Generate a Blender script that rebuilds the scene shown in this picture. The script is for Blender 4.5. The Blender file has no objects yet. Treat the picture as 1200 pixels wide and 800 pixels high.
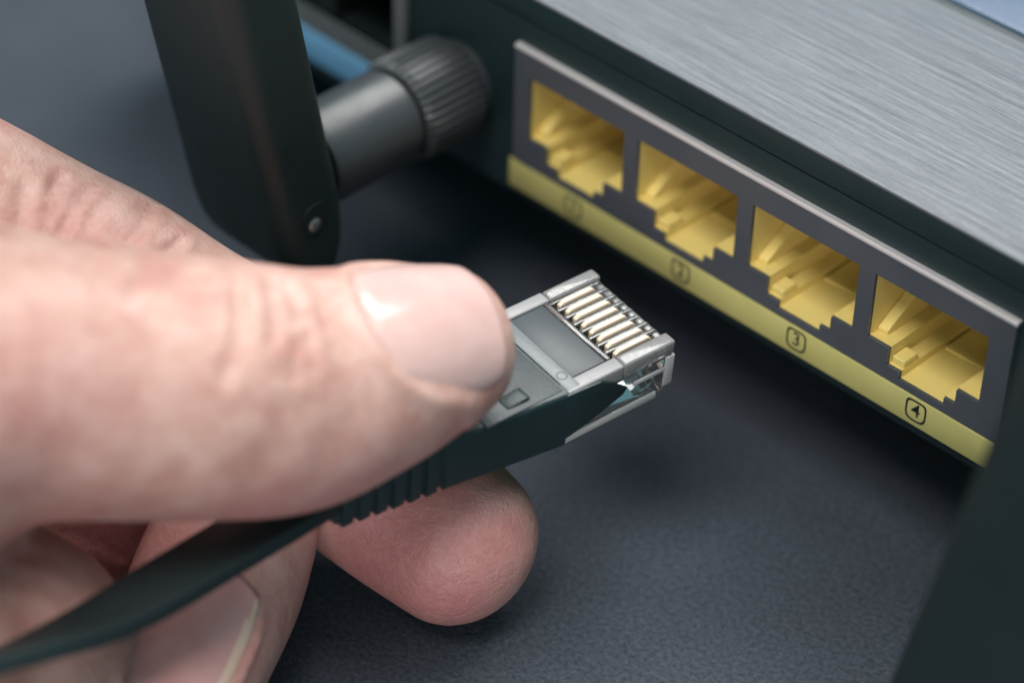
import bpy, bmesh, math, random
import numpy as np
from mathutils import Vector, Matrix
from mathutils.bvhtree import BVHTree

# ------------------------------------------------------------------ camera, world, lamps
MM = 0.001
TABLE = -33.0                      # desk height in the working frame (mm); world z = 0 is the desk
sc = bpy.context.scene
C = sc.collection

def W(x, y, z):                    # working millimetres -> world metres
    return Vector((x*MM, y*MM, (z-TABLE)*MM))

cam_right = Vector((0.70804548, 0.70581293, 0.02235405))
cam_up = Vector((-0.4551966, 0.43197765, 0.77858292))
cam_back = Vector((0.53987745, -0.56144761, 0.62714347))
cam_mat = Matrix((cam_right, cam_up, cam_back)).transposed()
cd = bpy.data.cameras.new('camera')
cam = bpy.data.objects.new('camera', cd); C.objects.link(cam)
cam.matrix_world = Matrix.Translation(W(149.3199, -154.6028, 136.984)) @ cam_mat.to_4x4()
cd.sensor_width = 36.0; cd.lens = 93.887
cd.clip_start = 0.005; cd.clip_end = 20.0
cd.dof.use_dof = True; cd.dof.focus_distance = 0.2325; cd.dof.aperture_fstop = 12.5; cd.dof.aperture_blades = 8
sc.camera = cam

world = bpy.data.worlds.new('World'); sc.world = world; world.use_nodes = True
bg = world.node_tree.nodes['Background']
bg.inputs['Color'].default_value = (0.27, 0.73, 0.82, 1); bg.inputs['Strength'].default_value = 0.36

def area(name, loc, target, size, size_y, power, color):
    l = bpy.data.lights.new(name, 'AREA'); l.shape = 'RECTANGLE'; l.size = size; l.size_y = size_y
    l.energy = power; l.color = color
    o = bpy.data.objects.new(name, l); C.objects.link(o)
    o.location = loc; o.rotation_euler = (Vector(target)-Vector(loc)).to_track_quat('-Z', 'Y').to_euler()
    return o
area('softbox_lamp', (-0.10, 0.27, 0.62), (0.03, -0.03, 0.01), 0.52, 0.40, 6.9, (1.0, 0.965, 0.935))
area('fill_lamp', (0.08, -0.28, 0.60), (0.02, -0.03, 0.01), 0.26, 0.26, 3.4, (1.0, 0.94, 0.89))
area('side_lamp', (0.36, -0.46, 0.14), (0.0, -0.06, 0.02), 0.30, 0.20, 1.2, (1.0, 0.88, 0.86))

sc.view_settings.view_transform = 'Standard'; sc.view_settings.look = 'None'
sc.view_settings.exposure = 0.0; sc.view_settings.gamma = 1.0
sc.cycles.use_denoising = True
sc.cycles.max_bounces = 12; sc.cycles.transmission_bounces = 10; sc.cycles.transparent_max_bounces = 12
sc.cycles.caustics_reflective = False; sc.cycles.caustics_refractive = False
sc.cycles.sample_clamp_indirect = 4.0

# ------------------------------------------------------------------ materials
def mat(name, color, rough=0.5, metal=0.0, spec=0.5):
    m = bpy.data.materials.new(name); m.use_nodes = True
    b = m.node_tree.nodes['Principled BSDF']
    b.inputs['Base Color'].default_value = (*color, 1); b.inputs['Roughness'].default_value = rough
    b.inputs['Metallic'].default_value = metal; b.inputs['Specular IOR Level'].default_value = spec
    return m, m.node_tree, b
def node(nt, t, **kw):
    n = nt.nodes.new(t)
    for k, v in kw.items():
        if k in n.inputs.keys(): n.inputs[k].default_value = v
        else: setattr(n, k, v)
    return n
def coords(nt, scale=(1, 1, 1), rot=(0, 0, 0)):
    tc = nt.nodes.new('ShaderNodeTexCoord'); mp = nt.nodes.new('ShaderNodeMapping')
    mp.inputs['Scale'].default_value = scale; mp.inputs['Rotation'].default_value = rot
    nt.links.new(tc.outputs['Object'], mp.inputs['Vector'])
    return mp.outputs['Vector']
def noise(nt, vec, scale, detail=4, rough=0.55):
    n = node(nt, 'ShaderNodeTexNoise'); n.inputs['Scale'].default_value = scale
    n.inputs['Detail'].default_value = detail; n.inputs['Roughness'].default_value = rough
    nt.links.new(vec, n.inputs['Vector']); return n.outputs['Fac']
def ramp(nt, fac, stops):
    r = nt.nodes.new('ShaderNodeValToRGB'); el = r.color_ramp.elements
    while len(el) < len(stops): el.new(0.5)
    for e, (p, c) in zip(el, stops): e.position = p; e.color = (*c, 1) if len(c) == 3 else c
    nt.links.new(fac, r.inputs['Fac']); return r.outputs['Color']
def bump(nt, b, height, dist, strength=1.0, prev=None):
    n = nt.nodes.new('ShaderNodeBump'); n.inputs['Distance'].default_value = dist; n.inputs['Strength'].default_value = strength
    nt.links.new(height, n.inputs['Height'])
    if prev: nt.links.new(prev, n.inputs['Normal'])
    nt.links.new(n.outputs['Normal'], b.inputs['Normal']); return n.outputs['Normal']

# desk: dark slate leatherette with a fine mottled grain
M_DESK, nt, b = mat('desk_leatherette', (0.06, 0.07, 0.085), 0.68, spec=0.22)
v = coords(nt)
n1 = noise(nt, v, 2000, 5, 0.68); n2 = noise(nt, v, 45, 3)
deskcol = ramp(nt, n1, [(0.34, (0.024, 0.033, 0.044)), (0.66, (0.068, 0.077, 0.099))])
sm = node(nt, 'ShaderNodeMix', data_type='RGBA', blend_type='MULTIPLY'); sm.inputs[0].default_value = 1.0
nt.links.new(deskcol, sm.inputs[6]); nt.links.new(ramp(nt, noise(nt, v, 38, 5, 0.6), [(0.3, (0.78,)*3), (0.7, (1.12,)*3)]), sm.inputs[7]); deskcol = sm.outputs[2]
sp = ramp(nt, noise(nt, v, 3200, 2, 0.5), [(0.70, (0, 0, 0)), (0.78, (0.55, 0.55, 0.55))])
mxs = node(nt, 'ShaderNodeMix', data_type='RGBA'); mxs.inputs[7].default_value = (0.20, 0.21, 0.23, 1)
nt.links.new(sp, mxs.inputs[0]); nt.links.new(deskcol, mxs.inputs[6]); nt.links.new(mxs.outputs[2], b.inputs['Base Color'])
nb = bump(nt, b, n1, 0.0006, 0.5)
bump(nt, b, n2, 0.001, 0.08, nb)

def black_plastic(name, color, rough, grain=2500, gd=0.00006):
    m, nt, b = mat(name, color, rough)
    v = coords(nt); n = noise(nt, v, grain, 3)
    bump(nt, b, n, gd, 0.5)
    s = noise(nt, v, 160, 4)
    mr = node(nt, 'ShaderNodeMapRange'); mr.inputs['From Min'].default_value = 0.3; mr.inputs['From Max'].default_value = 0.7
    mr.inputs['To Min'].default_value = rough-0.06; mr.inputs['To Max'].default_value = rough+0.08
    nt.links.new(s, mr.inputs['Value']); nt.links.new(mr.outputs['Result'], b.inputs['Roughness'])
    return m
M_BODY = black_plastic('router_black_plastic', (0.010, 0.025, 0.028), 0.45)
M_ANT = black_plastic('antenna_black_plastic', (0.008, 0.018, 0.020), 0.5)
M_BARREL = black_plastic('connector_black_plastic', (0.045, 0.050, 0.056), 0.34)
M_BOOT = black_plastic('boot_black_plastic', (0.012, 0.028, 0.031), 0.40)
M_CABLE = black_plastic('cable_black_sheath', (0.008, 0.018, 0.020), 0.55)

# router lid: grey plastic brushed along its length
M_LID, nt, b = mat('lid_brushed_grey', (0.17, 0.19, 0.22), 0.42)
v = coords(nt, (95, 1500, 1)); n1 = noise(nt, v, 1.0, 6, 0.62); n1.node.inputs['Distortion'].default_value = 0.35
big = noise(nt, coords(nt), 22, 3)
nt.links.new(ramp(nt, big, [(0.3, (0.36,)*3), (0.7, (0.50,)*3)]), b.inputs['Roughness'])
v2 = coords(nt, (25, 900, 1)); n2 = noise(nt, v2, 1.0, 3, 0.5)
nt.links.new(ramp(nt, n1, [(0.32, (0.105, 0.116, 0.136)), (0.68, (0.17, 0.183, 0.206))]), b.inputs['Base Color'])
nb = bump(nt, b, n1, 0.0004, 0.75); bump(nt, b, n2, 0.0006, 0.5, nb)
M_LID2, nt, b = mat('lid_blue_gloss', (0.06, 0.10, 0.17), 0.22)
bump(nt, b, noise(nt, coords(nt), 300, 2), 0.0001, 0.2)

M_PLATE, nt, b = mat('faceplate_dark_metal', (0.10, 0.11, 0.13), 0.42, 0.5)
v = coords(nt); n = noise(nt, v, 1500, 3); bump(nt, b, n, 0.00008, 0.3)
nt.links.new(ramp(nt, noise(nt, v, 90, 4), [(0.3, (0.11, 0.125, 0.15)), (0.7, (0.145, 0.155, 0.175))]), b.inputs['Base Color'])

M_YEL, nt, b = mat('port_yellow_plastic', (0.78, 0.62, 0.17), 0.38)
v = coords(nt)
nt.links.new(ramp(nt, noise(nt, v, 120, 4), [(0.3, (0.68, 0.515, 0.15)), (0.7, (0.76, 0.61, 0.21))]), b.inputs['Base Color'])
bump(nt, b, noise(nt, v, 2200, 2), 0.00006, 0.3)
M_STRIP, nt, b = mat('strip_yellow_print', (0.46, 0.43, 0.09), 0.5)
nt.links.new(ramp(nt, noise(nt, coords(nt), 140, 5), [(0.3, (0.46, 0.42, 0.14)), (0.7, (0.53, 0.485, 0.18))]), b.inputs['Base Color'])
M_BLUE, nt, b = mat('strip_blue_print', (0.22, 0.50, 0.78), 0.45)
bump(nt, b, noise(nt, coords(nt), 1500, 2), 0.00005, 0.2)
M_INK, nt, b = mat('black_ink', (0.012, 0.016, 0.014), 0.55)
bump(nt, b, noise(nt, coords(nt), 1500, 2), 0.00003, 0.2)
M_HOLE, nt, b = mat('port_black_plastic', (0.008, 0.013, 0.014), 0.5)
bump(nt, b, noise(nt, coords(nt), 1500, 2), 0.00005, 0.2)
M_GOLD, nt, b = mat('contact_gold', (0.70, 0.57, 0.44), 0.55, 0.1)
bump(nt, b, noise(nt, coords(nt), 3000, 2), 0.00004, 0.4)
M_STEEL, nt, b = mat('screw_steel', (0.35, 0.37, 0.39), 0.28, 0.9)
bump(nt, b, noise(nt, coords(nt), 3000, 2), 0.00004, 0.4)
# clear polycarbonate, faintly milky
M_CLEAR, nt, b = mat('clear_polycarbonate', (0.93, 0.93, 0.93), 0.08)
b.inputs['IOR'].default_value = 1.56; b.inputs['Transmission Weight'].default_value = 0.92
v = coords(nt); nt.links.new(ramp(nt, noise(nt, v, 500, 4), [(0.3, (0.01,)*3), (0.75, (0.07,)*3)]), b.inputs['Roughness'])
M_FROST, nt, b = mat('frosted_polycarbonate', (0.88, 0.87, 0.87), 0.18)
b.inputs['IOR'].default_value = 1.56; b.inputs['Transmission Weight'].default_value = 0.5
v = coords(nt); nt.links.new(ramp(nt, noise(nt, v, 700, 4), [(0.3, (0.06,)*3), (0.75, (0.2,)*3)]), b.inputs['Roughness'])
M_GLASSY, nt, b = mat('glassy_polycarbonate', (0.93, 0.92, 0.92), 0.14)
b.inputs['IOR'].default_value = 1.5; b.inputs['Transmission Weight'].default_value = 0.8
v = coords(nt); nt.links.new(ramp(nt, noise(nt, v, 900, 4), [(0.3, (0.08,)*3), (0.75, (0.24,)*3)]), b.inputs['Roughness'])
M_RAIL, nt, b = mat('milky_polycarbonate', (0.42, 0.42, 0.43), 0.34)
b.inputs['IOR'].default_value = 1.45; b.inputs['Transmission Weight'].default_value = 0.40
v = coords(nt); nt.links.new(ramp(nt, noise(nt, v, 900, 4), [(0.3, (0.28,)*3), (0.75, (0.5,)*3)]), b.inputs['Roughness'])
M_BOOTSHEEN = black_plastic('boot_sheen_plastic', (0.040, 0.050, 0.057), 0.46)  # black boot plastic greyed: the softbox reflection is put into the colour
M_WINDOW = black_plastic('window_smoked_plastic', (0.045, 0.055, 0.063), 0.46, 900, 0.00001)
M_BAND = black_plastic('band_pale_plastic', (0.15, 0.165, 0.175), 0.42)

# skin
M_SKIN, nt, b = mat('skin', (0.72, 0.46, 0.37), 0.46)
v = coords(nt)
at = nt.nodes.new('ShaderNodeAttribute'); at.attribute_name = 'blush'
blot = noise(nt, v, 260, 5, 0.6); fine = noise(nt, v, 1100, 4, 0.65)
base = ramp(nt, blot, [(0.32, (0.475, 0.24, 0.205)), (0.45, (0.535, 0.315, 0.265)), (0.55, (0.58, 0.365, 0.31)), (0.69, (0.645, 0.44, 0.385))])
red = ramp(nt, fine, [(0.3, (0.49, 0.185, 0.185)), (0.7, (0.58, 0.245, 0.24))])
mx = node(nt, 'ShaderNodeMix', data_type='RGBA')
nt.links.new(at.outputs['Fac'], mx.inputs[0]); nt.links.new(base, mx.inputs[6]); nt.links.new(red, mx.inputs[7])
nt.links.new(mx.outputs[2], b.inputs['Base Color'])
b.inputs['Subsurface Weight'].default_value = 0.28; b.inputs['Subsurface Scale'].default_value = 0.0014
b.inputs['Subsurface Radius'].default_value = (1.0, 0.38, 0.22)
vo = node(nt, 'ShaderNodeTexVoronoi', feature='DISTANCE_TO_EDGE'); vo.inputs['Scale'].default_value = 1700
wv = node(nt, 'ShaderNodeVectorMath', operation='ADD'); wn = nt.nodes.new('ShaderNodeTexNoise'); wn.inputs['Scale'].default_value = 600
ws = node(nt, 'ShaderNodeVectorMath', operation='SCALE'); ws.inputs['Scale'].default_value = 0.0012
nt.links.new(v, wn.inputs['Vector']); nt.links.new(wn.outputs['Color'], ws.inputs[0])
nt.links.new(v, wv.inputs[0]); nt.links.new(ws.outputs[0], wv.inputs[1]); nt.links.new(wv.outputs[0], vo.inputs['Vector'])
nb = bump(nt, b, ramp(nt, vo.outputs['Distance'], [(0.0, (0, 0, 0)), (0.12, (1, 1, 1))]), 0.00010, 0.32)
nb = bump(nt, b, fine, 0.00025, 0.45, nb)
wr = noise(nt, coords(nt, (1700, 420, 700), (0, 0, 0.25)), 1.0, 4, 0.6)
nb = bump(nt, b, wr, 0.00030, 0.12, nb)
bump(nt, b, blot, 0.0006, 0.22, nb)
M_NAIL, nt, b = mat('fingernail', (0.80, 0.56, 0.50), 0.2)
v = coords(nt)
nt.links.new(ramp(nt, noise(nt, v, 180, 3), [(0.3, (0.60, 0.375, 0.35)), (0.7, (0.67, 0.46, 0.43))]), b.inputs['Base Color'])
b.inputs['Subsurface Weight'].default_value = 0.3; b.inputs['Subsurface Scale'].default_value = 0.0012; b.inputs['Subsurface Radius'].default_value = (1, 0.4, 0.3)
bump(nt, b, noise(nt, v, 420, 2), 0.0002, 0.25)
M_NAIL2, nt, b = mat('fingernail_pink', (0.72, 0.40, 0.39), 0.30)
v = coords(nt)
nt.links.new(ramp(nt, noise(nt, v, 220, 3), [(0.3, (0.53, 0.26, 0.25)), (0.7, (0.62, 0.36, 0.34))]), b.inputs['Base Color'])
bump(nt, b, noise(nt, v, 420, 2), 0.0002, 0.25)
M_NAILTIP, nt, b = mat('fingernail_free_edge', (0.72, 0.53, 0.42), 0.4)
bump(nt, b, noise(nt, coords(nt), 600, 2), 0.0001, 0.2)

# ------------------------------------------------------------------ mesh helpers (millimetres in, metres stored)
def mesh_obj(name, bm, m, parent=None, smooth=False, angle=None):
    bmesh.ops.recalc_face_normals(bm, faces=bm.faces)
    for vv in bm.verts: vv.co *= MM
    me = bpy.data.meshes.new(name); bm.to_mesh(me); bm.free()
    me.materials.append(m)
    if smooth or angle:
        me.polygons.foreach_set('use_smooth', [True]*len(me.polygons))
        if angle: me.set_sharp_from_angle(angle=math.radians(angle))
    o = bpy.data.objects.new(name, me); C.objects.link(o)
    if parent: o.parent = parent
    return o
def empty(name, loc, label, cat, group=None, rot=None):
    o = bpy.data.objects.new(name, None); C.objects.link(o); o.empty_display_size = 0.005
    if rot is None: o.location = loc
    else: o.matrix_world = Matrix.Translation(loc) @ rot.to_4x4()
    tag(o, label, cat, group); return o
def tag(o, label, cat, group=None):
    o['label'] = label; o['category'] = cat
    if group: o['group'] = group
def add_box(bm, x0, x1, y0, y1, z0, z1, bev=0.0, seg=2):
    t = bmesh.new(); bmesh.ops.create_cube(t, size=1.0)
    for vv in t.verts:
        vv.co = Vector((x0 if vv.co.x < 0 else x1, y0 if vv.co.y < 0 else y1, z0 if vv.co.z < 0 else z1))
    if bev: bmesh.ops.bevel(t, geom=t.edges[:], offset=bev, segments=seg, profile=0.5, affect='EDGES')
    merge(bm, t)
def merge(bm, t):
    vm = {}
    for vv in t.verts: vm[vv] = bm.verts.new(vv.co)
    for ff in t.faces:
        try: bm.faces.new([vm[q] for q in ff.verts])
        except ValueError: pass
    t.free()
def box(name, m, parent, *a, bev=0.0, seg=2):
    bm = bmesh.new(); add_box(bm, *a, bev=bev, seg=seg)
    return mesh_obj(name, bm, m, parent, angle=40 if bev else None)
def add_prism_x(bm, prof, x0, x1, bev=0.0, seg=2):        # profile of (y, z) points run along x
    t = bmesh.new()
    a = [t.verts.new((x0, y, z)) for y, z in prof]; b_ = [t.verts.new((x1, y, z)) for y, z in prof]
    n = len(prof); t.faces.new(a); t.faces.new(b_[::-1])
    for i in range(n): t.faces.new((a[i], a[(i+1) % n], b_[(i+1) % n], b_[i]))
    if bev: bmesh.ops.bevel(t, geom=t.edges[:], offset=bev, segments=seg, profile=0.5, affect='EDGES')
    merge(bm, t)
def lathe_y(bm, rings, n=64, ripple=None):                 # rings of (y, radius) about the y axis
    prev = None; first = None
    for (y, r, k) in rings:
        ring = []
        for i in range(n):
            a = 2*math.pi*i/n; rr = r*(1+(k*(1 if (i % 4) < 2 else -1)))
            ring.append(bm.verts.new((rr*math.cos(a), y, rr*math.sin(a))))
        if prev:
            for i in range(n): bm.faces.new((prev[i], prev[(i+1) % n], ring[(i+1) % n], ring[i]))
        else: first = ring
        prev = ring
    bm.faces.new(first); bm.faces.new(prev[::-1])
def plate_with_holes(name, m, parent, outer, holes, y0, y1, bev=0.12):
    bm = bmesh.new(); edges = []
    for loop in [outer]+holes:
        vs = [bm.verts.new((x, y0, z)) for x, z in loop]
        edges += [bm.edges.new((vs[i], vs[(i+1) % len(vs)])) for i in range(len(vs))]
    bmesh.ops.triangle_fill(bm, use_beauty=True, use_dissolve=True, edges=edges)
    faces = bm.faces[:]
    r = bmesh.ops.extrude_face_region(bm, geom=faces)
    for g in r['geom']:
        if isinstance(g, bmesh.types.BMVert): g.co.y = y1
    return mesh_obj(name, bm, m, parent)

def rrect(x0, x1, z0, z1, r, n=6):
    pts = []
    for cx, cz, a0 in ((x1-r, z1-r, 0), (x0+r, z1-r, 90), (x0+r, z0+r, 180), (x1-r, z0+r, 270)):
        for i in range(n+1):
            t = math.radians(a0+90*i/n); pts.append((cx+r*math.cos(t), cz+r*math.sin(t)))
    return pts

# ------------------------------------------------------------------ desk
bm = bmesh.new()
add_box(bm, -900, 900, -700, 900, -30, 0)
desk = mesh_obj('desk', bm, M_DESK); desk['kind'] = 'structure'

# ------------------------------------------------------------------ router (local frame: panel's top corner, z measured from there)
router = empty('wifi_router', W(0, 0, TABLE), 'black router with grey brushed lid and a row of yellow ports', 'router')
def rz(z): return z-TABLE
XL, XR = -62.0, 112.0
bm = bmesh.new()
add_prism_x(bm, [(14.7, rz(2.75)), (14.7, rz(-28)), (118, rz(-28)), (131, rz(-18)), (131, rz(2.75))], XL, XR)
add_prism_x(bm, [(0.65, rz(2.75)), (0.65, rz(-2.3)), (14.7, rz(-2.3)), (14.7, rz(2.75))], XL, XR)
add_prism_x(bm, [(0.65, rz(-13.4)), (0.65, rz(-17.2)), (0.8, rz(-17.8)), (1.4, rz(-18.2)), (13.6, rz(-27.8)), (14.7, rz(-28)), (14.7, rz(-13.4))], XL, XR)
for x0, x1, z0 in ((XL, -31.6, -2.3), (-16.9, 1.6, -2.3), (57.0, XR, -2.3), (-31.6, -16.9, -9.5)):
    add_box(bm, x0, x1, 0.65, 14.7, rz(-13.4), rz(z0))
mesh_obj('lower_shell', bm, M_BODY, router)
bm = bmesh.new()
add_prism_x(bm, [(0.9, rz(2.45)), (130.6, rz(2.45)), (130.6, rz(2.9)), (0.9, rz(2.9))], XL+0.4, XR-0.4)
mesh_obj('shell_seam', bm, M_HOLE, router)
bm = bmesh.new()
add_prism_x(bm, [(0.6, rz(2.95)), (131, rz(2.95)), (131, rz(5.52)), (0.6, rz(5.52))], XL, XR, 0.05)
mesh_obj('upper_shell', bm, M_BODY, router, angle=40)
bm = bmesh.new()
add_box(bm, XL+0.1, XR-0.1, 0.5, 27.6, rz(5.5), rz(5.8), 0.07, 2)
mesh_obj('brushed_lid', bm, M_LID, router, angle=40)
bm = bmesh.new()
add_box(bm, XL+0.1, XR-0.1, 28.9, 130.5, rz(5.2), rz(5.9), 0.3, 3)
mesh_obj('gloss_lid', bm, M_LID2, router, angle=40)
for x in (XL+14, XR-14):
    for y in (24, 106):
        bm = bmesh.new()
        t = bmesh.new(); bmesh.ops.create_cone(t, cap_ends=True, segments=32, radius1=6, radius2=7, depth=rz(-28)+0.2, matrix=Matrix.Translation((x, y, rz(-28)/2+0.1)))
        merge(bm, t); mesh_obj('rubber_foot', bm, M_HOLE, router, angle=40)

# yellow LAN panel
PW, PH, PITCH = 58.76, 13.2, 14.0
def port_outline(x0):
    return [(x0+2.1, -2.8), (x0+2.1, -9.7), (x0+4.5, -9.7), (x0+4.5, -11.55), (x0+5.95, -11.55), (x0+5.95, -12.35), (x0+10.85, -12.35), (x0+10.85, -11.5), (x0+12.0, -11.5), (x0+12.0, -9.9), (x0+14.35, -9.9), (x0+14.35, -2.8)]
holes = [[(x, rz(z)) for x, z in port_outline(PITCH*k)] for k in range(4)]
panel = plate_with_holes('port_panel', M_PLATE, router, [(0, rz(0)), (0, rz(-13.05)), (PW, rz(-13.05)), (PW, rz(0))], holes, 0.0, 0.75)
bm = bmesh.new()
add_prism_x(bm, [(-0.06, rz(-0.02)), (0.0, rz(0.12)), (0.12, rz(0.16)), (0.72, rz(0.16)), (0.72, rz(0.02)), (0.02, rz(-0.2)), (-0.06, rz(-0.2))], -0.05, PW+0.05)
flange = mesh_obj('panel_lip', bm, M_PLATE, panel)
M_LIP, nt, b = mat('lip_lit_metal', (0.74, 0.69, 0.69), 0.42, 0.5)  # faceplate metal made paler: the edge's highlight is put into the colour
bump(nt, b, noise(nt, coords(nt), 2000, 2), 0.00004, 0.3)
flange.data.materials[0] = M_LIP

def port_mesh():
    """Open-fronted stepped socket: walls run inwards, the latch channel stops early, back wall closes it."""
    bm = bmesh.new()
    def wall(p0, p1, y0, y1):
        (xa, za), (xb, zb) = p0, p1
        bm.faces.new([bm.verts.new(c) for c in ((xa, y0, rz(za)), (xb, y0, rz(zb)), (xb, y1, rz(zb)), (xa, y1, rz(za)))])
    o = port_outline(0); g = 0.06
    ol = [(x+(g if x < 8 else -g), z+(g if z < -5 else -g)) for x, z in o]
    deep, notch = 14.4, 10.2
    for i in range(len(ol)):
        p, q = ol[i], ol[(i+1) % len(ol)]
        low = min(p[1], q[1]) < -10.0
        wall(p, q, 0.3, notch if low else deep)
    x0, x1, zs = ol[0][0], ol[-1][0], ol[1][1]
    # channel end wall and ledge behind it
    for (xa, xb, za, zb) in ((ol[2][0], ol[5][0], ol[3][1], zs), (ol[5][0], ol[6][0], ol[5][1], zs), (ol[6][0], ol[9][0], ol[7][1], zs)):
        bm.faces.new([bm.verts.new(c) for c in ((xa, notch, rz(za)), (xb, notch, rz(za)), (xb, notch, rz(zb)), (xa, notch, rz(zb)))])
    bm.faces.new([bm.verts.new(c) for c in ((ol[2][0], notch, rz(zs)), (ol[9][0], notch, rz(zs)), (ol[9][0], deep, rz(zs)), (ol[2][0], deep, rz(zs)))])
    bm.faces.new([bm.verts.new(c) for c in ((x0, deep, rz(zs-0.3)), (x1, deep, rz(zs-0.3)), (x1, deep, rz(-2.7)), (x0, deep, rz(-2.7)))])
    # raised guide rails and catch blocks that the photograph shows inside the socket
    t = bmesh.new(); add_prism_x(t, [(1.3, rz(zs-0.02)), (1.3, rz(-9.2)), (5.0, rz(-7.0)), (deep-0.1, rz(-7.0)), (deep-0.1, rz(zs-0.02))], x0+0.02, x0+1.15, 0.12); merge(bm, t)
    add_box(bm, x1-0.8, x1-0.02, 4.2, deep-0.1, rz(zs-0.25), rz(-8.0), 0.12)
    add_box(bm, ol[2][0]+0.02, ol[5][0]-0.05, 0.6, 2.6, rz(-11.5), rz(-10.75), 0.15)
    add_box(bm, ol[5][0]+0.3, ol[6][0]-0.3, 6.2, notch-0.05, rz(-12.28), rz(-11.9), 0.1)
    return bm
def comb_mesh():
    bm = bmesh.new()
    for i in range(8):
        x = 8.2+(i-3.5)*1.02
        add_prism_x(bm, [(1.6, rz(-3.15)), (1.6, rz(-3.45)), (9.0, rz(-6.8)), (9.2, rz(-6.5)), (2.0, rz(-3.15))], x-0.2, x+0.2)
    add_box(bm, 2.2, 14.2, 1.2, 3.0, rz(-3.7), rz(-2.9), 0.1)
    return bm
bm = port_mesh(); bmesh.ops.recalc_face_normals(bm, faces=bm.faces)
po = mesh_obj('port_socket', bm, M_YEL, panel)
co = mesh_obj('contact_comb', comb_mesh(), M_YEL, panel)
for k in range(1, 4):
    for src in (po, co):
        c = src.copy(); C.objects.link(c); c.parent = panel; c.location.x = PITCH*k*MM

# yellow print strip with the port numbers
bm = bmesh.new()
add_prism_x(bm, [(-0.10, rz(-13.15)), (-0.10, rz(-16.2)), (0.9, rz(-16.2)), (0.9, rz(-13.15))], -0.35, PW-0.15, 0.06)
strip = mesh_obj('number_strip', bm, M_STRIP, router, angle=40)
def ink_ring(name, x, z, w, h):
    bm = bmesh.new(); n = 48; a = []; c = []
    for i in range(n):
        t = 2*math.pi*i/n; ct, st = math.cos(t), math.sin(t)
        e = 0.42 if st > 0 else 0.62
        px = math.copysign(abs(ct)**e, ct)*w/2; pz = math.copysign(abs(st)**e, st)*h/2
        a.append(bm.verts.new((x+px, -0.112, rz(z+pz)))); c.append(bm.verts.new((x+px*0.82, -0.112, rz(z+pz*0.82))))
    for i in range(n): bm.faces.new((a[i], a[(i+1) % n], c[(i+1) % n], c[i]))
    return mesh_obj(name, bm, M_INK, strip)
def digit(ch, x, z, size):
    cu = bpy.data.curves.new('port_number', 'FONT'); cu.body = ch; cu.size = size; cu.align_x = 'CENTER'; cu.align_y = 'CENTER'; cu.offset = 0.02
    tmp = bpy.data.objects.new('tmp_text', cu); C.objects.link(tmp)
    dg = bpy.context.evaluated_depsgraph_get(); me = bpy.data.meshes.new_from_object(tmp.evaluated_get(dg))
    bpy.data.objects.remove(tmp); me.name = 'port_number'
    for vv in me.vertices:
        vv.co = Vector(((x+vv.co.x)*MM, -0.113*MM, (rz(z)+vv.co.y)*MM))
    me.materials.clear(); me.materials.append(M_INK)
    o = bpy.data.objects.new('port_number', me); C.objects.link(o); o.parent = strip
for k, (x, ch) in enumerate([(8.4, '1'), (22.4, '2'), (36.55, '3'), (50.3, '4')]):
    ink_ring('number_outline', x, -14.55, 2.3, 2.35)
    digit(ch, x, -14.5, 2.0)

# WAN faceplate, black socket and blue strip
M_WAN, nt, b = mat('wan_grey_metal', (0.22, 0.22, 0.225), 0.45, 0.3)
bump(nt, b, noise(nt, coords(nt), 1500, 2), 0.00006, 0.3)
wan = plate_with_holes('wan_panel', M_WAN, router, [(-34, rz(1.5)), (-34, rz(-11.9)), (-15.4, rz(-11.9)), (-15.4, rz(1.5))],
                       [[(-31.5, rz(-2.4)), (-31.5, rz(-9.4)), (-17.0, rz(-9.4)), (-17.0, rz(-2.4))]], 0.05, 0.72)
bm = bmesh.new()
for a, b_ in (((-31.5, -9.4), (-17, -9.4)), ((-17, -9.4), (-17, -0.5)), ((-17, -0.5), (-31.5, -0.5)), ((-31.5, -0.5), (-31.5, -9.4))):
    bm.faces.new([bm.verts.new(q) for q in ((a[0], 0.3, rz(a[1])), (b_[0], 0.3, rz(b_[1])), (b_[0], 10, rz(b_[1])), (a[0], 10, rz(a[1])))])
bm.faces.new([bm.verts.new(q) for q in ((-31.5, 10, rz(-9.4)), (-17, 10, rz(-9.4)), (-17, 10, rz(-2.4)), (-31.5, 10, rz(-2.4)))])
add_box(bm, -29.5, -26.2, 0.5, 9.9, rz(-9.35), rz(-5.8), 0.2)
mesh_obj('wan_socket', bm, M_HOLE, wan)
bm = bmesh.new(); add_box(bm, -34, -20.4, -0.1, 0.7, rz(-15.6), rz(-12.1), 0.06)
mesh_obj('wan_strip', bm, M_BLUE, router, angle=40)

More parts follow.
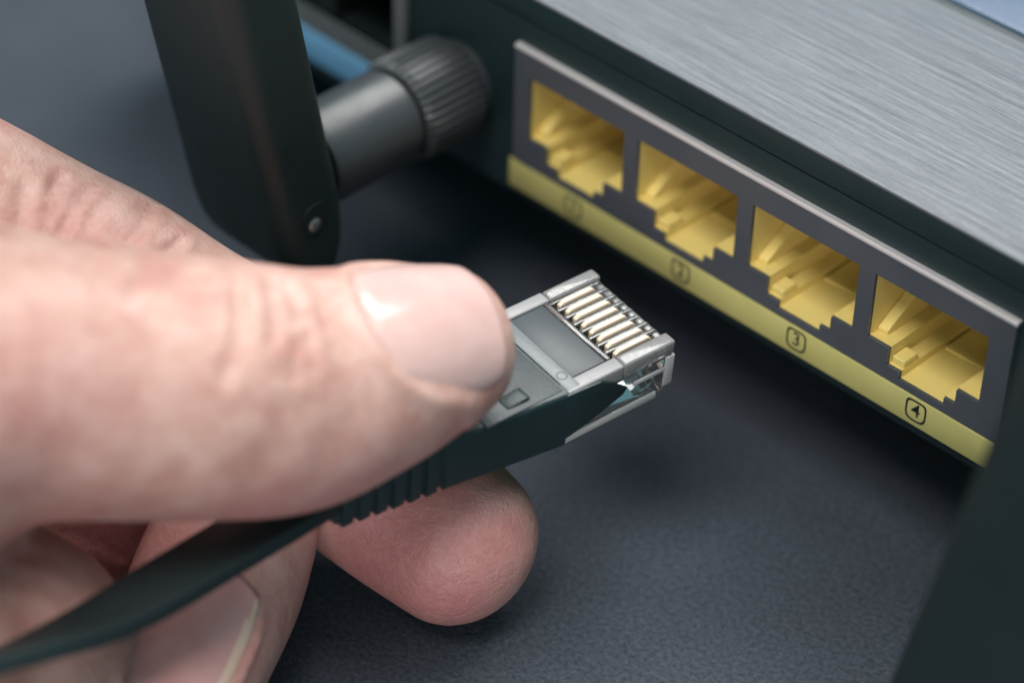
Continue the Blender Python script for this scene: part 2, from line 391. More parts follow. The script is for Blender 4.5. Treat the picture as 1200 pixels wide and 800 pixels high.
# ------------------------------------------------------------------ antennas
def make_antenna(x, label, lean, group, roll=0.0, z=-8.0):
    a = empty('antenna', W(x, 0.65, z), label, 'antenna', group)
    bm = bmesh.new(); lathe_y(bm, [(0.05, 4.3, 0), (-1.2, 4.3, 0), (-1.4, 4.1, 0)], 64)
    mesh_obj('mounting_nut', bm, M_BARREL, a, angle=30)
    bm = bmesh.new(); lathe_y(bm, [(-1.2, 4.7, 0), (-1.7, 5.15, 0.03), (-8.2, 5.15, 0.03), (-8.9, 4.7, 0)], 160)
    mesh_obj('knurled_collar', bm, M_BARREL, a, angle=25)
    bm = bmesh.new(); lathe_y(bm, [(-8.6, 4.0, 0), (-9.3, 4.1, 0), (-9.35, 4.5, 0), (-9.8, 4.85, 0), (-19.3, 4.85, 0), (-20.2, 4.6, 0)], 72)
    add_box(bm, -2.6, 2.6, -27.0, -18.5, -3.3, 3.3, 0.8, 3)
    mesh_obj('swivel_barrel', bm, M_BARREL, a, angle=30)
    a.rotation_euler.y = roll
    # paddle: stadium foot, leaning about the pivot, long enough to leave the frame
    piv = Vector((0, -25.6, -0.3)); T = 4.1; L = 118.0
    def ring(z, t, hx):
        r = min(2.3, 0.85*t); return [(x, y, z) for x, y in rrect(-hx, hx, -t, t, r, 6)]
    secs = []
    for i in range(13):
        q = math.pi/2*(1-i/12)
        secs.append(ring(-8.3*math.sin(q), max(0.35, T*math.cos(q)**0.75), 6.6+0.6*math.cos(q)**0.6))
    secs += [ring(3, T, 7.2), ring(60, T*0.96, 7.2), ring(L-3, T*0.9, 7.0), ring(L-0.8, T*0.75, 5.8), ring(L, T*0.5, 5.0)]
    bm = bmesh.new(); prev = None
    for sec in secs:
        vs = [bm.verts.new(p) for p in sec]
        if prev:
            for k in range(len(vs)): bm.faces.new((prev[k], prev[(k+1) % len(vs)], vs[(k+1) % len(vs)], vs[k]))
        else: bm.faces.new(vs)
        prev = vs
    bm.faces.new(prev[::-1])
    for vv in bm.verts:
        vv.co = Matrix.Rotation(lean, 3, 'X') @ vv.co + piv
    mesh_obj('paddle', bm, M_ANT, a, angle=35)
    bm = bmesh.new()
    t = bmesh.new(); bmesh.ops.create_cone(t, cap_ends=True, segments=32, radius1=1.7, radius2=1.7, depth=0.16, matrix=Matrix.Translation(piv+Vector((7.24, 0, 0))) @ Matrix.Rotation(math.pi/2, 4, 'Y'))
    merge(bm, t); s = mesh_obj('screw_recess', bm, M_HOLE, a, angle=30)
    bm = bmesh.new()
    t = bmesh.new(); bmesh.ops.create_uvsphere(t, u_segments=20, v_segments=12, radius=0.85, matrix=Matrix.Translation(piv+Vector((7.1, -0.15, -0.6))) @ Matrix.Diagonal((0.55, 1, 1, 1)))
    merge(bm, t); mesh_obj('screw', bm, M_STEEL, a, smooth=True)
    return a
make_antenna(-8.0, 'black paddle antenna on knurled connector between blue strip and yellow ports', math.radians(10.6), 'antennas on the router back')
make_antenna(76.5, 'black paddle antenna rising beyond the port numbered 4', 0.0, 'antennas on the router back', math.radians(10), -14.5)

# ------------------------------------------------------------------ network cable with its plug (local frame at plug's front top edge)
PLUG_R = Matrix(((0.990, 0.120, 0.068), (-0.120, 0.993, -0.009), (-0.069, 0.001, 0.998)))
PLUG_R = PLUG_R.to_quaternion().to_matrix()
cable = empty('network_cable', W(22.268, -12.406, -7.695), 'black flat network cable with clear plug held between thumb and finger', 'cable', rot=PLUG_R)
WX = 11.68
bm = bmesh.new()
add_prism_x(bm, [(0, -1.55), (-12.2, -1.55), (-12.2, -5.95), (-1.6, -5.75), (-1.2, -5.15), (0, -5.1)], 0.02, WX-0.02, 0.22, 3)
body = mesh_obj('plug_body', bm, M_CLEAR, cable, angle=40)
for (x0, x1) in ((0, 1.35), (WX-1.45, WX)):
    box('side_rail', M_RAIL, body, x0, x1, -12.1, -5.9, -1.5, 0.0, bev=0.2, seg=3)
    box('front_rail', M_GLASSY, body, x0, x1, -5.85, -0.02, -1.5, 0.0, bev=0.28, seg=3)
box('lower_rail', M_FROST, body, WX-0.85, WX+0.1, -12.15, -1.7, -5.95, -5.05, bev=0.15)
box('front_post', M_FROST, body, WX-0.5, WX+0.06, -1.1, 0.05, -5.0, -1.6, bev=0.15)
box('side_ledge', M_FROST, body, WX-0.3, WX+0.08, -4.6, -1.0, -3.1, -2.6, bev=0.1)
x_a, x_b = 1.4, WX-1.5
box('front_bar', M_GLASSY, body, x_a+0.03, x_b-0.03, -0.75, -0.06, -1.5, -0.75, bev=0.12)
pitch = (x_b-x_a)/8
fin = None
for i in range(9):
    x = x_a+i*pitch
    if fin is None:
        bm = bmesh.new()
        add_prism_x(bm, [(-0.05, -1.52), (-0.05, -0.7), (-0.4, -0.4), (-5.9, -0.4), (-6.1, -0.55), (-6.1, -1.52)], -0.17, 0.17, 0.08, 2)
        fin = mesh_obj('comb_fin', bm, M_CLEAR, body, angle=40); o = fin
    else:
        o = fin.copy(); C.objects.link(o); o.parent = body
    o.location = (x*MM, 0, 0)
pin = None
for i in range(8):
    x = x_a+(i+0.5)*pitch
    if pin is None:
        bm = bmesh.new()
        add_prism_x(bm, [(-1.3, -1.52), (-1.3, -0.5), (-1.7, -0.15), (-4.9, -0.15), (-5.4, -0.45), (-5.4, -1.52)], -0.24, 0.24, 0.1, 3)
        pin = mesh_obj('gold_contact', bm, M_GOLD, cable, angle=40); o = pin
    else:
        o = pin.copy(); C.objects.link(o); o.parent = cable
    o.location = (x*MM, 0, 0)
box('rear_bar', M_CLEAR, body, x_a+0.02, x_b-0.02, -6.75, -6.2, -1.5, -0.03, bev=0.15)
box('smoked_window', M_WINDOW, cable, x_a+0.05, x_b-0.05, -10.5, -6.8, -1.5, -0.12, bev=0.1)
band = box('clamp_band', M_BAND, cable, x_a+0.05, WX-0.3, -12.0, -10.55, -1.5, 0.04, bev=0.12)
bm = bmesh.new()
n = 28; ra, rb = 0.52, 0.40; A = []; B = []
for i in range(n):
    t = 2*math.pi*i/n
    A.append(bm.verts.new((x_b-0.55+ra*math.cos(t), -11.25+ra*math.sin(t), 0.052))); B.append(bm.verts.new((x_b-0.55+rb*math.cos(t), -11.25+rb*math.sin(t), 0.052)))
for i in range(n): bm.faces.new((A[i], A[(i+1) % n], B[(i+1) % n], B[i]))
mesh_obj('ejector_mark', bm, M_WINDOW, band)
# latch under the plug
bm = bmesh.new()
add_prism_x(bm, [(-0.9, -5.0), (-1.3, -6.0), (-4, -6.9), (-13, -8.1), (-13, -7.3), (-4.2, -6.1), (-2.4, -5.5)], 2.9, 8.8, 0.12)
mesh_obj('latch', bm, M_CLEAR, cable, angle=40)

def loft(secs):
    bm = bmesh.new(); prev = None; first = None
    for y, s in secs:
        ring = [bm.verts.new((x, y, z)) for x, z in s]
        if prev:
            for i in range(len(ring)): bm.faces.new((prev[i], prev[(i+1) % len(ring)], ring[(i+1) % len(ring)], ring[i]))
        else: first = ring
        prev = ring
    bm.faces.new(first); bm.faces.new(prev[::-1]); return bm
bm = loft([(-12.02, rrect(0.05, 11.75, -6.0, -0.05, 0.4)), (-12.2, rrect(-0.1, 11.9, -6.1, 0.08, 0.4)), (-18, rrect(0.45, 11.3, -6.0, 0.06, 0.5)),
           (-24.2, rrect(1.0, 10.7, -5.85, -0.05, 0.7)), (-24.4, rrect(1.35, 10.35, -5.6, -0.3, 0.7)), (-34.4, rrect(2.7, 9.45, -5.2, -1.5, 0.8)), (-34.6, rrect(3.0, 9.1, -5.0, -1.8, 0.7))])
boot = mesh_obj('boot', bm, M_BOOT, cable, angle=35)
for i in range(6):
    y = -24.9-i*1.6; k = i/5
    bm = loft([(y-dy, rrect(1.05+1.4*k+g, 10.6-0.85*k-g, -5.85+0.3*k+g, -0.15-1.0*k-g, 0.7)) for dy, g in ((0, 0.1), (0.1, 0), (1.0, 0), (1.1, 0.1))])
    mesh_obj('strain_relief_rib', bm, M_BOOT, boot, angle=35)
# upper face of the boot with its sheen painted in grey, thin raised pad, and the arrow-ended side arm
box('boot_pad', M_BOOTSHEEN, boot, 0.45, WX-0.5, -20.5, -12.35, -0.2, 0.17, bev=0.12)
bm = bmesh.new()
add_prism_x(bm, [(-15.4, 0.0), (-15.4, 0.42), (-15.9, 0.5), (-17.8, 0.25), (-17.8, 0.0)], 9.0, 10.5, 0.1)
mesh_obj('grip_wedge', bm, M_BOOT, boot, angle=40)
for s, (x0, x1) in ((1, (WX-0.15, WX+0.22)), (-1, (-0.22, 0.15))):
    bm = bmesh.new()
    add_prism_x(bm, [(-12.4, 0.0), (-8.6, -0.3), (-7.4, -1.1), (-5.4, -2.65), (-5.9, -3.25), (-8.6, -4.2), (-11.0, -4.9), (-12.4, -5.3)], x0, x1, 0.1)
    mesh_obj('side_arm', bm, M_BOOT, boot, angle=40)

# flat sheath sweeping back under the thumb
path = [(6.3, -33.0, -3.5), (7.7, -38.83, -2.61), (8.47, -45.95, -2.51), (9.65, -56.19, -2.05), (10.39, -62.62, -0.67), (10.93, -67.24, 0.72), (11.76, -73.84, 3.4), (12.55, -81.91, 7.28), (12.55, -111.91, 16.28), (10.55, -151.91, 14.280000000000001)]
def catmull(P, n=10):
    P = [np.array(p, float) for p in P]; Q = [2*P[0]-P[1]]+P+[2*P[-1]-P[-2]]; out = []
    for i in range(1, len(Q)-2):
        for k in range(n):
            t = k/n; a, b_, c, d = Q[i-1], Q[i], Q[i+1], Q[i+2]
            out.append(0.5*((2*b_)+(-a+c)*t+(2*a-5*b_+4*c-d)*t*t+(-a+3*b_-3*c+d)*t**3))
    out.append(P[-1]); return np.array(out)
cp = catmull(path, 10)
bm = bmesh.new(); prev = None; N = len(cp)
for i, p in enumerate(cp):
    tg = cp[min(i+1, N-1)]-cp[max(i-1, 0)]; tg /= np.linalg.norm(tg)
    s = max(0.0, min(1.0, (-p[1]-50)/20.0)); roll = math.radians(12+34*s*s*(3-2*s))
    side = np.array([1.0, 0, 0]); side -= tg*side.dot(tg); side /= np.linalg.norm(side)
    up = np.cross(side, tg); up = up if up[2] > 0 else -up
    sd = side*math.cos(roll)+up*math.sin(roll); u2 = -side*math.sin(roll)+up*math.cos(roll)
    ring = []
    for x, z in rrect(-2.85, 2.85, -0.75, 0.75, 0.22, 3): ring.append(bm.verts.new(p+sd*x+u2*z))
    if prev:
        for k in range(len(ring)): bm.faces.new((prev[k], prev[(k+1) % len(ring)], ring[(k+1) % len(ring)], ring[k]))
    else: bm.faces.new(ring)
    prev = ring
bm.faces.new(prev[::-1])
mesh_obj('flat_sheath', bm, M_CABLE, cable, angle=50)

# ------------------------------------------------------------------ hand
# Control stations per finger, in millimetres in the hand's own frame: x, y, z, half width, half thickness.
FINGERS = {
    'thumb': (4.81, [(-25.88, 0.83, 20.0, 12.14, 14), (-14.7, 3.0, 15.0, 10.87, 12), (-7.22, 2.44, 12.5, 10.81, 10.8), (1.17, 1.88, 10.5, 10.38, 9.8), (6.95, 1.75, 7.5, 9.91, 9.2), (12.24, 3.08, 5.0, 8.79, 8.6), (16.26, 4.44, 2.5, 7.78, 7.8), (19.55, 5.55, 0.5, 6.59, 6.6)]),
    'index': (6.46, [(-42.56, 20.79, -6.0, 10.83, 12), (-31.01, 19.89, -9.0, 9.37, 10.5), (-23.74, 16.92, -11.0, 9.01, 9.6), (-16.54, 13.26, -12.0, 8.75, 9.2), (-10.24, 10.07, -12.0, 8.75, 9.0), (-5.24, 7.12, -13.5, 8.36, 8.6), (0.2, 3.75, -15.0, 8.26, 8.2), (9.39, -3.81, -18.0, 8.59, 7.6), (15.48, -8.67, -18.0, 8.37, 7.4), (20.09, -12.29, -15.5, 7.6, 7.0)]),
    'middle': (5.84, [(-28.63, -21.31, 24.0, 8.14, 9), (-18.63, -31.06, 15.0, 7.86, 9), (-9.94, -32.31, 8.0, 7.59, 8.5), (-5.35, -28.51, 2.0, 7.24, 8), (-2.95, -21.57, -4.0, 7.09, 7.6), (-0.86, -15.6, -9.0, 7.54, 7.3), (0.64, -10.95, -11.5, 7.25, 6.8)]),
    'ring': (6.87, [(-31.76, -16.92, 24.0, 9.39, 10), (-24.76, -20.05, 14.0, 9.22, 10), (-20.32, -19.9, 7.0, 9.19, 9.5), (-16.12, -18.35, 2.5, 9.17, 9.6), (-13.19, -23.15, 3.0, 8.18, 9.0), (-13.51, -30.45, 7.0, 7.83, 8.5)]),
    'palm': (8.24, [(-40.58, 4.35, 20.0, 21.09, 22), (-34.64, 1.02, 14.0, 21.06, 20), (-30.1, -2.58, 6.0, 19.83, 17), (-26.11, -6.14, -10.0, 16.9, 11), (-17.4, -9.65, -19.0, 11.46, 8.5), (-10.05, -9.78, -21.0, 9.24, 7)]),
}
CREASES = [([(-6.17, 17.27), (-6.6, 15.55), (-7.6, 13.89)], 0.55, 0.42), ([(-7.03, 17.13), (-7.75, 15.55), (-8.47, 14.25)], 0.35, 0.5), ([(-3.79, 14.04), (-4.51, 13.24), (-5.09, 12.53)], 0.5, 0.4), ([(-16.38, 18.21), (-16.52, 16.41), (-16.66, 14.83)], 0.25, 0.6), ([(-10.62, 16.41), (-11.06, 14.97)], 0.2, 0.6), ([(7.09, 10.49), (7.87, 8.22), (8.26, 5.62), (8.06, 3.03)], 0.3, 0.5), ([(5.92, 10.49), (6.44, 8.22), (6.57, 5.62)], 0.2, 0.5), ([(3.52, 10.16), (3.98, 7.89), (3.85, 4.98), (3.2, 3.03)], 0.22, 0.55), ([(8.81, 10.76), (9.6, 8.92), (9.99, 6.61)], 0.18, 0.5), ([(4.06, 9.98), (4.22, 8.7), (4.3, 7.43)], 0.08523898904545968, 0.38), ([(3.48, 10.19), (3.86, 8.9), (3.59, 7.62)], 0.09085589388799403, 0.38), ([(9.0, 6.08), (9.59, 4.38), (8.89, 2.67)], 0.09715151907665925, 0.38), ([(3.96, 7.56), (4.19, 6.42), (4.2, 5.27)], 0.08486743514637149, 0.38), ([(3.61, 9.97), (3.9, 8.9), (3.93, 7.83)], 0.08886020129247676, 0.38), ([(9.07, 5.92), (9.46, 4.17), (9.52, 2.42)], 0.06908814948460736, 0.38), ([(8.15, 9.48), (8.31, 8.3), (8.07, 7.12)], 0.1288646017193648, 0.38), ([(6.9, 6.47), (7.31, 4.66), (6.82, 2.85)], 0.08979602958345612, 0.38), ([(8.73, 10.08), (8.94, 8.55), (8.83, 7.03)], 0.06385300690038176, 0.38), ([(7.22, 7.73), (7.67, 6.7), (7.66, 5.67)], 0.14592638385081105, 0.38), ([(5.78, 10.06), (6.25, 8.16), (6.28, 6.26)], 0.06163687727639767, 0.38), ([(8.62, 7.5), (8.89, 6.33), (9.12, 5.16)], 0.12977154917026335, 0.38), ([(8.94, 7.36), (9.26, 5.52), (9.42, 3.68)], 0.11584594243171761, 0.38), ([(8.5, 7.72), (9.0, 6.42), (8.46, 5.12)], 0.07722736843278653, 0.38), ([(6.69, 8.15), (7.03, 7.14), (6.54, 6.13)], 0.09434711712518981, 0.38), ([(4.56, 6.01), (5.14, 5.14), (4.56, 4.27)], 0.06084568197056081, 0.38), ([(-13.89, 19.69), (-14.13, 18.67), (-14.58, 17.65)], 0.17594055911960976, 0.38), ([(-12.49, 16.41), (-12.82, 15.49), (-13.27, 14.58)], 0.14336286713055194, 0.38), ([(-5.62, 12.12), (-5.95, 11.15), (-6.33, 10.17)], 0.11219588548409695, 0.38), ([(-10.33, 17.44), (-10.74, 16.52), (-11.18, 15.61)], 0.0889256681727852, 0.38), ([(-11.14, 18.66), (-11.57, 17.73), (-11.99, 16.81)], 0.16020222591572186, 0.38), ([(-13.3, 18.9), (-13.46, 17.55), (-14.12, 16.21)], 0.09531593450917626, 0.38), ([(-3.4, 11.63), (-3.83, 10.64), (-4.1, 9.65)], 0.08725797343559256, 0.38), ([(-9.65, 17.93), (-9.84, 17.16), (-10.33, 16.39)], 0.14830471230046444, 0.38), ([(-12.06, 18.3), (-12.42, 17.57), (-12.89, 16.84)], 0.1062249757033705, 0.38), ([(-13.73, 19.18), (-13.87, 17.85), (-14.55, 16.52)], 0.08157323325575203, 0.38), ([(-13.77, 19.56), (-14.17, 18.97), (-14.19, 18.38)], 0.17718468109050636, 0.38), ([(-12.5, 15.8), (-12.87, 14.75), (-13.31, 13.69)], 0.14607300763136222, 0.38), ([(-6.82, 12.71), (-7.21, 11.8), (-7.28, 10.89)], 0.16057781512285285, 0.38), ([(-12.72, 16.01), (-12.96, 14.88), (-13.53, 13.75)], 0.1728288630703128, 0.38), ([(-13.93, 17.06), (-14.21, 15.84), (-14.56, 14.63)], 0.08316721506028397, 0.38), ([(-8.9, 15.72), (-9.05, 15.09), (-9.56, 14.47)], 0.13865974714828097, 0.38), ([(-11.6, 18.2), (-12.0, 16.87), (-12.27, 15.54)], 0.09665140572909378, 0.38), ([(-3.22, 11.27), (-3.47, 9.89), (-3.97, 8.52)], 0.14275835505578133, 0.38), ([(-14.87, -10.71), (-12.15, -11.53), (-9.77, -13.09)], 0.12, 0.4), ([(-16.23, -12.41), (-12.83, -13.43), (-10.45, -14.79)], 0.12, 0.4), ([(-15.55, -14.79), (-12.15, -15.61)], 0.1, 0.4), ([(8.15, 1.02), (6.83, -2.28), (4.86, -4.91)], 0.15, 1.4), ([(12.7, 0.99), (11.38, -0.99), (9.52, -3.97)], 0.1, 1.2)]
HAND_ORIGIN = (15.686, -50.880, -5.916)
THUMB_NAIL = (18.0, 7.46, 7.0)
MID_NAIL = (-1.33, -18.78, 3.0)
BLUSH = [((20.58, -12.67, -9.0), 8, 0.8), ((13.48, -10.69, -12.0), 8, 0.85), ((12.0, -15.87, -12.0), 7, 0.95), ((18.72, -16.42, -10.0), 7, 0.9), ((23.87, -12.01, -10.0), 6, 0.7), ((15.79, -12.75, -10.0), 9, 0.85), ((18.67, -5.13, -12.0), 6, 0.5), ((-7.46, 14.53, -3.0), 3.5, 0.5), ((-13.87, 14.89, -3.0), 4, 0.3), ((-4.03, -12.27, -4.0), 9, 0.7), ((0.22, -18.06, 2.0), 8, 0.65), ((-9.94, -12.75, -10.0), 9, 0.9), ((-13.51, -12.07, 7.0), 7, 0.4), ((11.12, -7.19, 9.0), 7, 0.6), ((4.57, -8.07, 11.0), 7, 0.6), ((-1.98, -8.33, 12.0), 7, 0.5), ((-9.62, -7.54, 14.0), 8, 0.45), ((17.7, -2.66, 4.0), 5, 0.6), ((-7.46, 14.89, -3.0), 6, 0.35), ((-11.74, 15.24, -3.0), 5, 0.4), ((19.77, 0.79, 4.0), 5, 0.35), ((-10.91, -1.85, 25.0), 10, 0.35), ((16.48, 3.59, 8.0), 3, 0.2)]
H = 0.5
lo = np.array([-66.0, -46.0, -36.0]); hi = np.array([34.0, 40.0, 62.0])
dims = np.ceil((hi-lo)/H).astype(int)
BIG = 5.0
axes = [lo[i]+H*np.arange(dims[i]) for i in range(3)]
def finger_field(tip, st):
    F = np.full(dims, BIG, np.float32)
    P = catmull([s for s in st], 8)
    c = P[:, :3]
    for i in range(len(P)):
        t = c[min(i+1, len(P)-1)]-c[max(i-1, 0)]; t /= np.linalg.norm(t)
        n = np.array([0, 0, 1.0]); n -= t*n.dot(t)
        if np.linalg.norm(n) < 0.2: n = np.array([0, 1.0, 0]); n -= t*n.dot(t)
        n /= np.linalg.norm(n); w = np.cross(n, t)
        rw, rn = P[i, 3], P[i, 4]
        end = len(P)-1-i
        ra = tip if end == 0 else max(rw*0.55, 3.0)
        R = max(rw, rn, ra)+3.0
        a = np.maximum(0, np.floor((c[i]-R-lo)/H).astype(int)); b_ = np.minimum(dims, np.ceil((c[i]+R-lo)/H).astype(int)+1)
        if np.any(b_ <= a): continue
        X = axes[0][a[0]:b_[0], None, None]-c[i][0]; Y = axes[1][None, a[1]:b_[1], None]-c[i][1]; Z = axes[2][None, None, a[2]:b_[2]]-c[i][2]
        q = np.sqrt(((X*t[0]+Y*t[1]+Z*t[2])/ra)**2+((X*w[0]+Y*w[1]+Z*w[2])/rw)**2+((X*n[0]+Y*n[1]+Z*n[2])/rn)**2)
        val = ((q-1)*min(ra, rw, rn)).astype(np.float32)
        S = F[a[0]:b_[0], a[1]:b_[1], a[2]:b_[2]]; np.minimum(S, val, out=S)
    return F
def smin(a, b_, k):
    h = np.clip(0.5+0.5*(b_-a)/k, 0, 1)
    return b_*(1-h)+a*h-k*h*(1-h)
fld = {k: finger_field(*v) for k, v in FINGERS.items()}
G = smin(fld['thumb'], fld['palm'], 4.0)
G = smin(G, smin(fld['index'], fld['palm'], 3.0), 0.5)
G = smin(G, smin(fld['ring'], fld['palm'], 0.3), 0.3)
F = smin(G, fld['middle'], 0.5)
del fld, G
F[0, :, :] = F[-1, :, :] = 1; F[:, 0, :] = F[:, -1, :] = 1; F[:, :, 0] = F[:, :, -1] = 1

def surface_nets(F):
    ins = F < 0
    nx, ny, nz = F.shape
    cnt = np.zeros((nx-1, ny-1, nz-1), np.int8)
    for dx in (0, 1):
        for dy in (0, 1):
            for dz in (0, 1): cnt += ins[dx:nx-1+dx, dy:ny-1+dy, dz:nz-1+dz]
    act = (cnt > 0) & (cnt < 8)
    cells = np.argwhere(act); idx = np.full(act.shape, -1, np.int64); idx[act] = np.arange(len(cells))
    acc = np.zeros((len(cells), 3)); num = np.zeros(len(cells))
    corners = [(a, b_, c) for a in (0, 1) for b_ in (0, 1) for c in (0, 1)]
    for p in corners:
        for ax in range(3):
            if p[ax]: continue
            q = list(p); q[ax] = 1
            f0 = F[cells[:, 0]+p[0], cells[:, 1]+p[1], cells[:, 2]+p[2]]; f1 = F[cells[:, 0]+q[0], cells[:, 1]+q[1], cells[:, 2]+q[2]]
            m = (f0 < 0) != (f1 < 0); t = np.where(m, f0/np.where(m, f0-f1, 1), 0)
            pos = np.array(p, float)[None, :].repeat(len(cells), 0); pos[:, ax] = t
            acc[m] += pos[m]; num[m] += 1
    V = lo+H*(cells+acc/num[:, None])
    quads = []
    for ax in range(3):
        u, v_ = (ax+1) % 3, (ax+2) % 3
        sl0 = [slice(None)]*3; sl1 = [slice(None)]*3; sl0[ax] = slice(0, -1); sl1[ax] = slice(1, None)
        e = ins[tuple(sl0)] != ins[tuple(sl1)]
        E = np.argwhere(e); E = E[(E[:, u] > 0) & (E[:, v_] > 0) & (E[:, u] < F.shape[u]-1) & (E[:, v_] < F.shape[v_]-1)]
        flip = ins[E[:, 0], E[:, 1], E[:, 2]]
        def cell(du, dv):
            k = E.copy(); k[:, u] -= du; k[:, v_] -= dv; return idx[k[:, 0], k[:, 1], k[:, 2]]
        q = np.stack([cell(1, 1), cell(0, 1), cell(0, 0), cell(1, 0)], 1)
        q[~flip] = q[~flip][:, ::-1]
        quads.append(q)
    return V, np.concatenate(quads)
V, Q = surface_nets(F)
# relax the voxel facets
Eg = np.concatenate([Q[:, [0, 1]], Q[:, [1, 2]], Q[:, [2, 3]], Q[:, [3, 0]]]); Eg = np.concatenate([Eg, Eg[:, ::-1]])
deg = np.bincount(Eg[:, 0], minlength=len(V)).astype(float)
def lap(X):
    return np.stack([np.bincount(Eg[:, 0], X[Eg[:, 1], k], len(V)) for k in range(3)], 1)/deg[:, None]
for it in range(14): V = V+0.5*(lap(V)-V)
def normals(V):
    n = np.cross(V[Q[:, 2]]-V[Q[:, 0]], V[Q[:, 3]]-V[Q[:, 1]]); N = np.zeros_like(V)
    for k in range(4):
        for a in range(3): N[:, a] += np.bincount(Q[:, k], n[:, a], len(V))
    return N/(np.linalg.norm(N, axis=1)[:, None]+1e-12)
Nn = normals(V)
# knuckle and flexion creases pressed into the skin facing up
def seg_dist(P2, pts):
    d = np.full(len(P2), 99.0)
    for a, b_ in zip(pts[:-1], pts[1:]):
        a = np.array(a); b_ = np.array(b_); t = np.clip(((P2-a)@(b_-a))/((b_-a)@(b_-a)), 0, 1)
        d = np.minimum(d, np.linalg.norm(P2-(a+t[:, None]*(b_-a)), axis=1))
    return d
disp = np.zeros(len(V)); face = np.clip(Nn[:, 2]*2, 0, 1)
for pts, dep, sg in CREASES:
    d = seg_dist(V[:, :2], pts); disp += face*(-dep*np.exp(-(d/sg)**2)+0.3*dep*np.exp(-((d-2.4*sg)/(1.2*sg))**2))
# nail beds
def nail_frame(c, axis, nrm):
    n = np.array(nrm, float); n /= np.linalg.norm(n); t = np.array(axis, float); t -= n*t.dot(n); t /= np.linalg.norm(t)
    return np.array(c, float), t, np.cross(n, t), n
def nail_uv(fr, P, hl, hw):
    c, t, w, n = fr; d = P-c
    return (d@t)/hl, (d@w)/hw, d@n
NAILS = [(nail_frame(THUMB_NAIL, (0.90, 0.40, -0.18), (0.12, 0.48, 0.86)), 5.9, 6.3, 7.0),
         (nail_frame(MID_NAIL, (0.42, 0.88, -0.2), (0.10, 0.0, 1.0)), 6.2, 4.3, 5.0)]
for fr, hl, hw, reach in NAILS:
    u, w_, h = nail_uv(fr, V, hl, hw)
    r = (np.abs(u)**2.6+np.abs(w_)**2.6)**(1/2.6)
    near = (np.abs(h) < reach) & (Nn@fr[3] > -0.15)
    tipside = np.clip((0.75-u)*2.5, 0, 1)
    disp += near*(0.38*np.exp(-((r-1.12)/0.08)**2)*tipside-0.28*(1/(1+np.exp((r-1.0)*30))))
V = V+Nn*disp[:, None]
for it in range(1): V = V+0.3*(lap(V)-V)

me = bpy.data.meshes.new('hand'); me.vertices.add(len(V)); me.vertices.foreach_set('co', (V*MM).astype(np.float32).ravel())
me.loops.add(Q.size); me.loops.foreach_set('vertex_index', Q.astype(np.int32).ravel())
me.polygons.add(len(Q)); me.polygons.foreach_set('loop_start', np.arange(0, Q.size, 4, dtype=np.int32))
me.update(calc_edges=True); me.validate()
me.polygons.foreach_set('use_smooth', np.ones(len(me.polygons), bool))
me.materials.append(M_SKIN)
# redness of finger pads and joints, thumb's lower edge and palm hollow
bl = np.full(len(V), 0.05)
def redden(c, r, amt):
    d = np.linalg.norm(V-np.array(c), axis=1); np.maximum(bl, amt*np.exp(-(d/r)**2), out=bl)
for c, r, amt in BLUSH: redden(c, r, amt)
at_ = me.attributes.new('blush', 'FLOAT', 'POINT'); at_.data.foreach_set('value', bl.astype(np.float32))
hand = bpy.data.objects.new('hand', me); C.objects.link(hand)
HAND_FRAME = Matrix(((0.70805, -0.45520, 0.53988), (0.70581, 0.43198, -0.56145), (0.02235, 0.77858, 0.62714)))   # x along the thumb, z off the back of the thumb
hand.matrix_world = Matrix.Translation(W(*HAND_ORIGIN)) @ HAND_FRAME.to_4x4()
tag(hand, 'bare hand pinching the network plug between thumb and forefinger', 'hand')

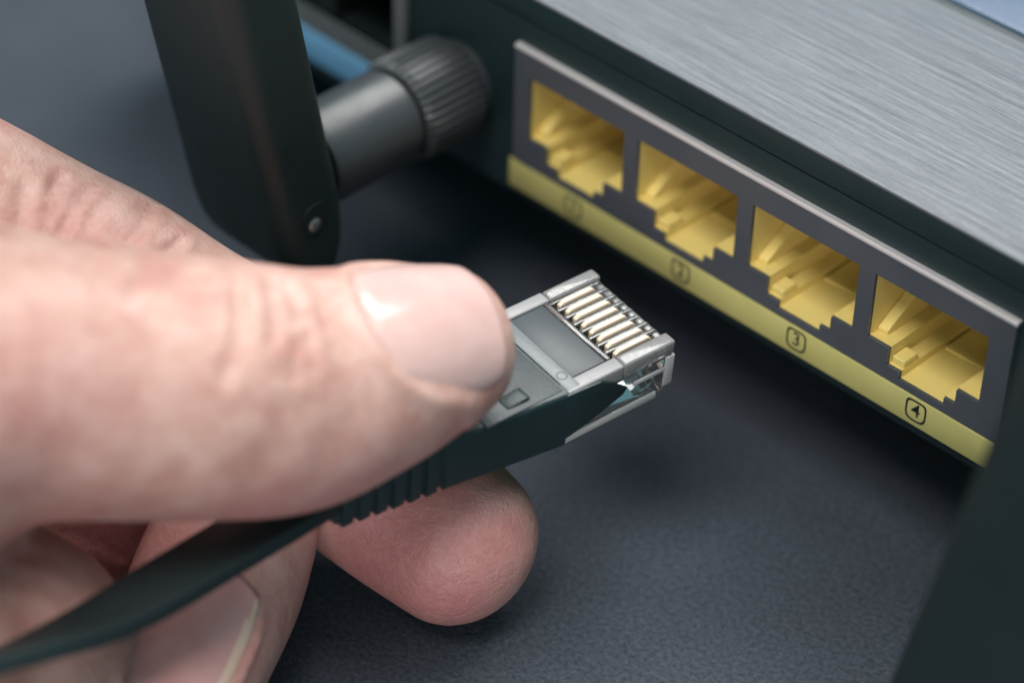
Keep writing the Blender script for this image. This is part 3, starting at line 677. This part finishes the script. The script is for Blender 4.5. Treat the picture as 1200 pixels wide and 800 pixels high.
# nails: thin curved plates seated in their beds
bv = BVHTree.FromPolygons([Vector(p) for p in V], Q.tolist())
def make_nail(fr, hl, hw, reach, lift, plate_m, tip_m, tip_from):
    c, t, w, n = fr; nu, nv = 30, 26
    pts = np.zeros((nu+1, nv+1, 3)); ok = np.zeros((nu+1, nv+1), bool); UV = np.zeros((nu+1, nv+1, 2))
    for i in range(nu+1):
        for j in range(nv+1):
            a, b_ = 2*i/nu-1, 2*j/nv-1                     # square -> rounded plate
            uu = a*math.sqrt(1-0.34*b_*b_); ww = b_*math.sqrt(1-0.30*a*a)
            UV[i, j] = uu, ww
            o = c+t*uu*hl+w*ww*hw+n*14
            hit = bv.ray_cast(Vector(o), Vector(-n), 24)
            if hit[0] is not None: pts[i, j] = np.array(hit[0]); ok[i, j] = True
    hgt = (pts-c)@n; A = np.stack([np.ones_like(UV[..., 0]), UV[..., 0], UV[..., 1], UV[..., 0]**2, UV[..., 1]**2, UV[..., 0]*UV[..., 1], UV[..., 1]**4, UV[..., 0]**2*UV[..., 1]**2], -1)
    co, *_ = np.linalg.lstsq(A[ok], hgt[ok], rcond=None); hs = A@co
    bm = bmesh.new(); g = {}
    for i in range(nu+1):
        for j in range(nv+1):
            uu, ww = UV[i, j]; edge = max(abs(2*i/nu-1) if i < nu/2 else 0, abs(2*j/nv-1))
            h = 0.55*hs[i, j]+0.45*(hgt[i, j] if ok[i, j] else hs[i, j])
            p = c+t*uu*hl+w*ww*hw+n*(h+lift-0.35*max(0, edge-0.86)/0.14)
            g[i, j] = bm.verts.new(p)
    for i in range(nu):
        for j in range(nv):
            ff = bm.faces.new((g[i, j], g[i+1, j], g[i+1, j+1], g[i, j+1]))
            ff.material_index = 1 if UV[i, j][1] < tip_from else 0
    # thickness
    r = bmesh.ops.extrude_face_region(bm, geom=bm.faces[:])
    for q in r['geom']:
        if isinstance(q, bmesh.types.BMVert): q.co -= Vector(n)*0.45
    o = mesh_obj('fingernail', bm, plate_m, hand, smooth=True)
    o.data.materials.append(tip_m); return o
make_nail(*NAILS[0], 0.34, M_NAIL, M_NAIL, -2.0)
make_nail(*NAILS[1], 0.28, M_NAIL2, M_NAILTIP, -0.80)
